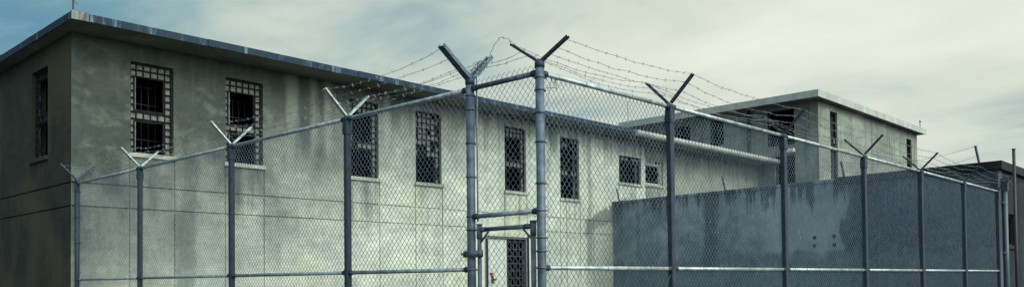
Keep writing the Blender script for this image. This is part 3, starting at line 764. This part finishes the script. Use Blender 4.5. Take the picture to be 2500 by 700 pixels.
# --- side fence (left of the corner, with the gate opening)
FL = thing('chain_link_fence', 'chain-link fence running left from the tall gate posts to the cell block corner', 'fence', (XC, 11.5, 0), 'chain-link fence runs')
YP = [6.31, 8.48, 11.33, 14.49, 17.40]
make_end_post(FL, (XC, YP[0], 0), 3.76, .045, (3.60, 3.45, 3.1, 2.75, 2.34, 2.2, 1.95, 1.79, 1.3, .8, .3), [(Vector((-.72,0,.52)).normalized(), .47), (Vector((.66,0,.65)).normalized(), .40)], .040, am=GPOST)
l0 = make_line_post(FL, (XC, YP[1], 0), 'X')
for y in YP[2:4]: copy_part(l0, FL, (0, y-11.5, 0))
make_end_post(FL, (XC, YP[4], 0), 3.72, .043, (3.5, 3.0, 2.5, 1.79, 1.2, .6), [(Vector((-.72,0,.69)).normalized(), ARM), (Vector((.72,0,.69)).normalized(), ARM)], .026, pm=STEEL)
for i in range(4):
    a, b = YP[i]+.045, YP[i+1]-.042
    rail('top_rail', (XC, a, TOPZ), (XC, b, TOPZ), FL, seed=20+i); rail('mid_rail', (XC, a, MIDZ), (XC, b, MIDZ), FL, .022, seed=29+i)
    mb = MB(); link_mesh(mb, (XC+.036, 0, 0), (0,1,0), (-1,0,0), YP[i]+(.05 if i == 0 else 0), YP[i+1], .05, TOPZ+.05); obj('mesh_panel', mb, WIREM, FL, smooth=True)
rail('top_rail', (XC, YC+.045, TOPZ+.005), (XC, YP[0]-.046, TOPZ+.005), FL, .026, GPOST, 40)
rail('transom_rail', (XC, YC+.045, 2.335), (XC, YP[0]-.046, 2.335), FL, .024, GALV, 41)
mb = MB(); link_mesh(mb, (XC+.036, 0, 0), (0,1,0), (-1,0,0), YC+.05, YP[0]-.055, 2.28, TOPZ+.10, .0028); obj('mesh_panel', mb, WIREM, FL, smooth=True)
mb = MB(); mb.box(XC+.03, XC+.036, YP[0]-.075, YP[0]-.055, 2.28, 3.80); obj('tension_bar', mb, GALV, FL)
mb = MB(); mb.box(XC+.03, XC+.036, YP[0]+.055, YP[0]+.075, .1, 3.68); obj('tension_bar', mb, GALV, FL)
d1 = Vector((-.72,0,.52)).normalized(); d2 = Vector((.66,0,.65)).normalized(); b0 = Vector((XC, YP[0], 3.77))
p1148 = [tuple(b0+d1*(.47*f)) for f in (.35, .65, .96)] + [tuple(b0+d2*(.40*f)) for f in (.4, .7, .96)]
PL = [p1148] + [arm_pts(XC, y, 'X') for y in YP[1:]]
for k in range(6):
    mb = MB(); barb_strand(mb, [p[k] for p in PL], .09, 200+k); obj('barbed_wire', mb, BARB, FL)
tipc = [Vector(PT[0][i]) for i in (3, 4, 5)]
mb = MB(); a = Vector(p1148[5]); b = tipc[2]
pts = [a, a.lerp(b, .2)+Vector((0,0,.09)), a.lerp(b, .45)+Vector((0,0,.155)), a.lerp(b, .7)+Vector((0,0,.11)), a.lerp(b, .88)+Vector((0,0,.05)), b]
barb_strand(mb, [tuple(p) for p in pts], 0, 301)
barb_strand(mb, [p1148[4], tuple(tipc[1])], .08, 302); barb_strand(mb, [p1148[3], tuple(tipc[0])], .06, 303); obj('barbed_wire', mb, BARB, FL)
mb = MB(); rnd = random.Random(8)
for k in range(4):                                           # coils of spare wire wound round the right arm of the gate post
    c = b0+d2*(.08+.055*k); pts = []
    for j in range(11):
        t = 2*pi*j/10; pts.append(c+Vector((0,1,0))*(.06*cos(t))+d2.cross(Vector((0,1,0)))*(.05*sin(t))+d2*(.03*j/10+rnd.uniform(-.01,.01)))
    mb.tube(pts, .0032, 5)
for k in range(9):
    c = b0+d2*rnd.uniform(.05,.4)+Vector((rnd.uniform(-.06,.06), rnd.uniform(-.06,.06), rnd.uniform(-.04,.06))); v = Vector((rnd.uniform(-.03,.03), rnd.uniform(-.03,.03), rnd.uniform(-.03,.03))); mb.tube([c-v, c+v], .003, 4)
obj('wire_coil', mb, BARB, FL)
mb = MB(); mb.tube([(XC, 14.45, 1.72), (XC, 15.5, .25)], .006, 6); obj('truss_rod', mb, STEEL, FL)

# --- gate leaf
GT = thing('gate', 'narrow chain-link gate in a tube frame, hung between the two tall posts', 'gate', (XC, 5.82, 0))
GY0, GY1, GZ1 = 5.445, 6.19, 2.20
mb = MB(); mb.tube([(XC, GY0, .1), (XC, GY0, GZ1+.03)], .026, 14); mb.tube([(XC, GY0, GZ1+.03), (XC, GY0, GZ1+.05)], .036, 14)
mb.tube([(XC, GY1, .1), (XC, GY1, GZ1+.04)], .022, 14); mb.tube([(XC, GY1, GZ1+.04), (XC, GY1, GZ1+.055)], .032, 14)
mb.tube([(XC, GY0, .14), (XC, GY1, .14)], .024, 12); mb.tube([(XC, GY0, GZ1-.005), (XC, GY1, GZ1-.005)], .022, 14)
obj('frame', mb, GPOST, GT, smooth=True)
for gy, sg, gl in ((GY0, 1, .11), (GY1, -1, .09)):
    mb = MB(); mb.tube([(XC, gy, GZ1-.005), (XC, gy+sg*gl, GZ1-.005)], .027, 14); mb.tube([(XC, gy, GZ1-.10), (XC, gy, GZ1+.03)], .031, 14)
    mb.tube([(XC, gy+sg*.02, GZ1-.13), (XC, gy+sg*.13, GZ1-.03)], .011, 8); obj('corner_fitting', mb, GPOST, GT, smooth=True)
mb = MB(); link_mesh(mb, (XC+.036, 0, 0), (0,1,0), (-1,0,0), GY0+.10, GY1-.06, .16, GZ1-.06); obj('mesh_panel', mb, WIREM, GT, smooth=True)
for ya_ in (GY0+.09, GY1-.083):
    mb = MB(); mb.box(XC+.03, XC+.036, ya_, ya_+.018, .15, GZ1-.1); obj('tension_bar', mb, STEEL, GT)
for z in (1.95, .5):
    mb = MB(); mb.tube([(XC, GY1, z-.035), (XC, GY1, z+.035)], .036, 14); mb.box(XC-.055, XC-.035, GY1-.01, YP[0]+.07, z-.035, z+.03); mb.tube([(XC-.07, YP[0]+.075, z), (XC+.03, YP[0]+.075, z)], .014, 8); mb.tube([(XC, YP[0], z-.035), (XC, YP[0], z+.035)], .052, 16)
    obj('hinge', mb, GPOST, GT, smooth=True)
mb = MB(); mb.tube([(XC, GY0, 1.10), (XC, GY0, 1.16)], .036, 12); mb.box(XC-.05, XC-.03, YC+.0, GY0+.04, 1.11, 1.15); mb.box(XC-.065, XC-.03, GY0-.05, GY0-.01, 1.02, 1.12); obj('latch', mb, RUST, GT)
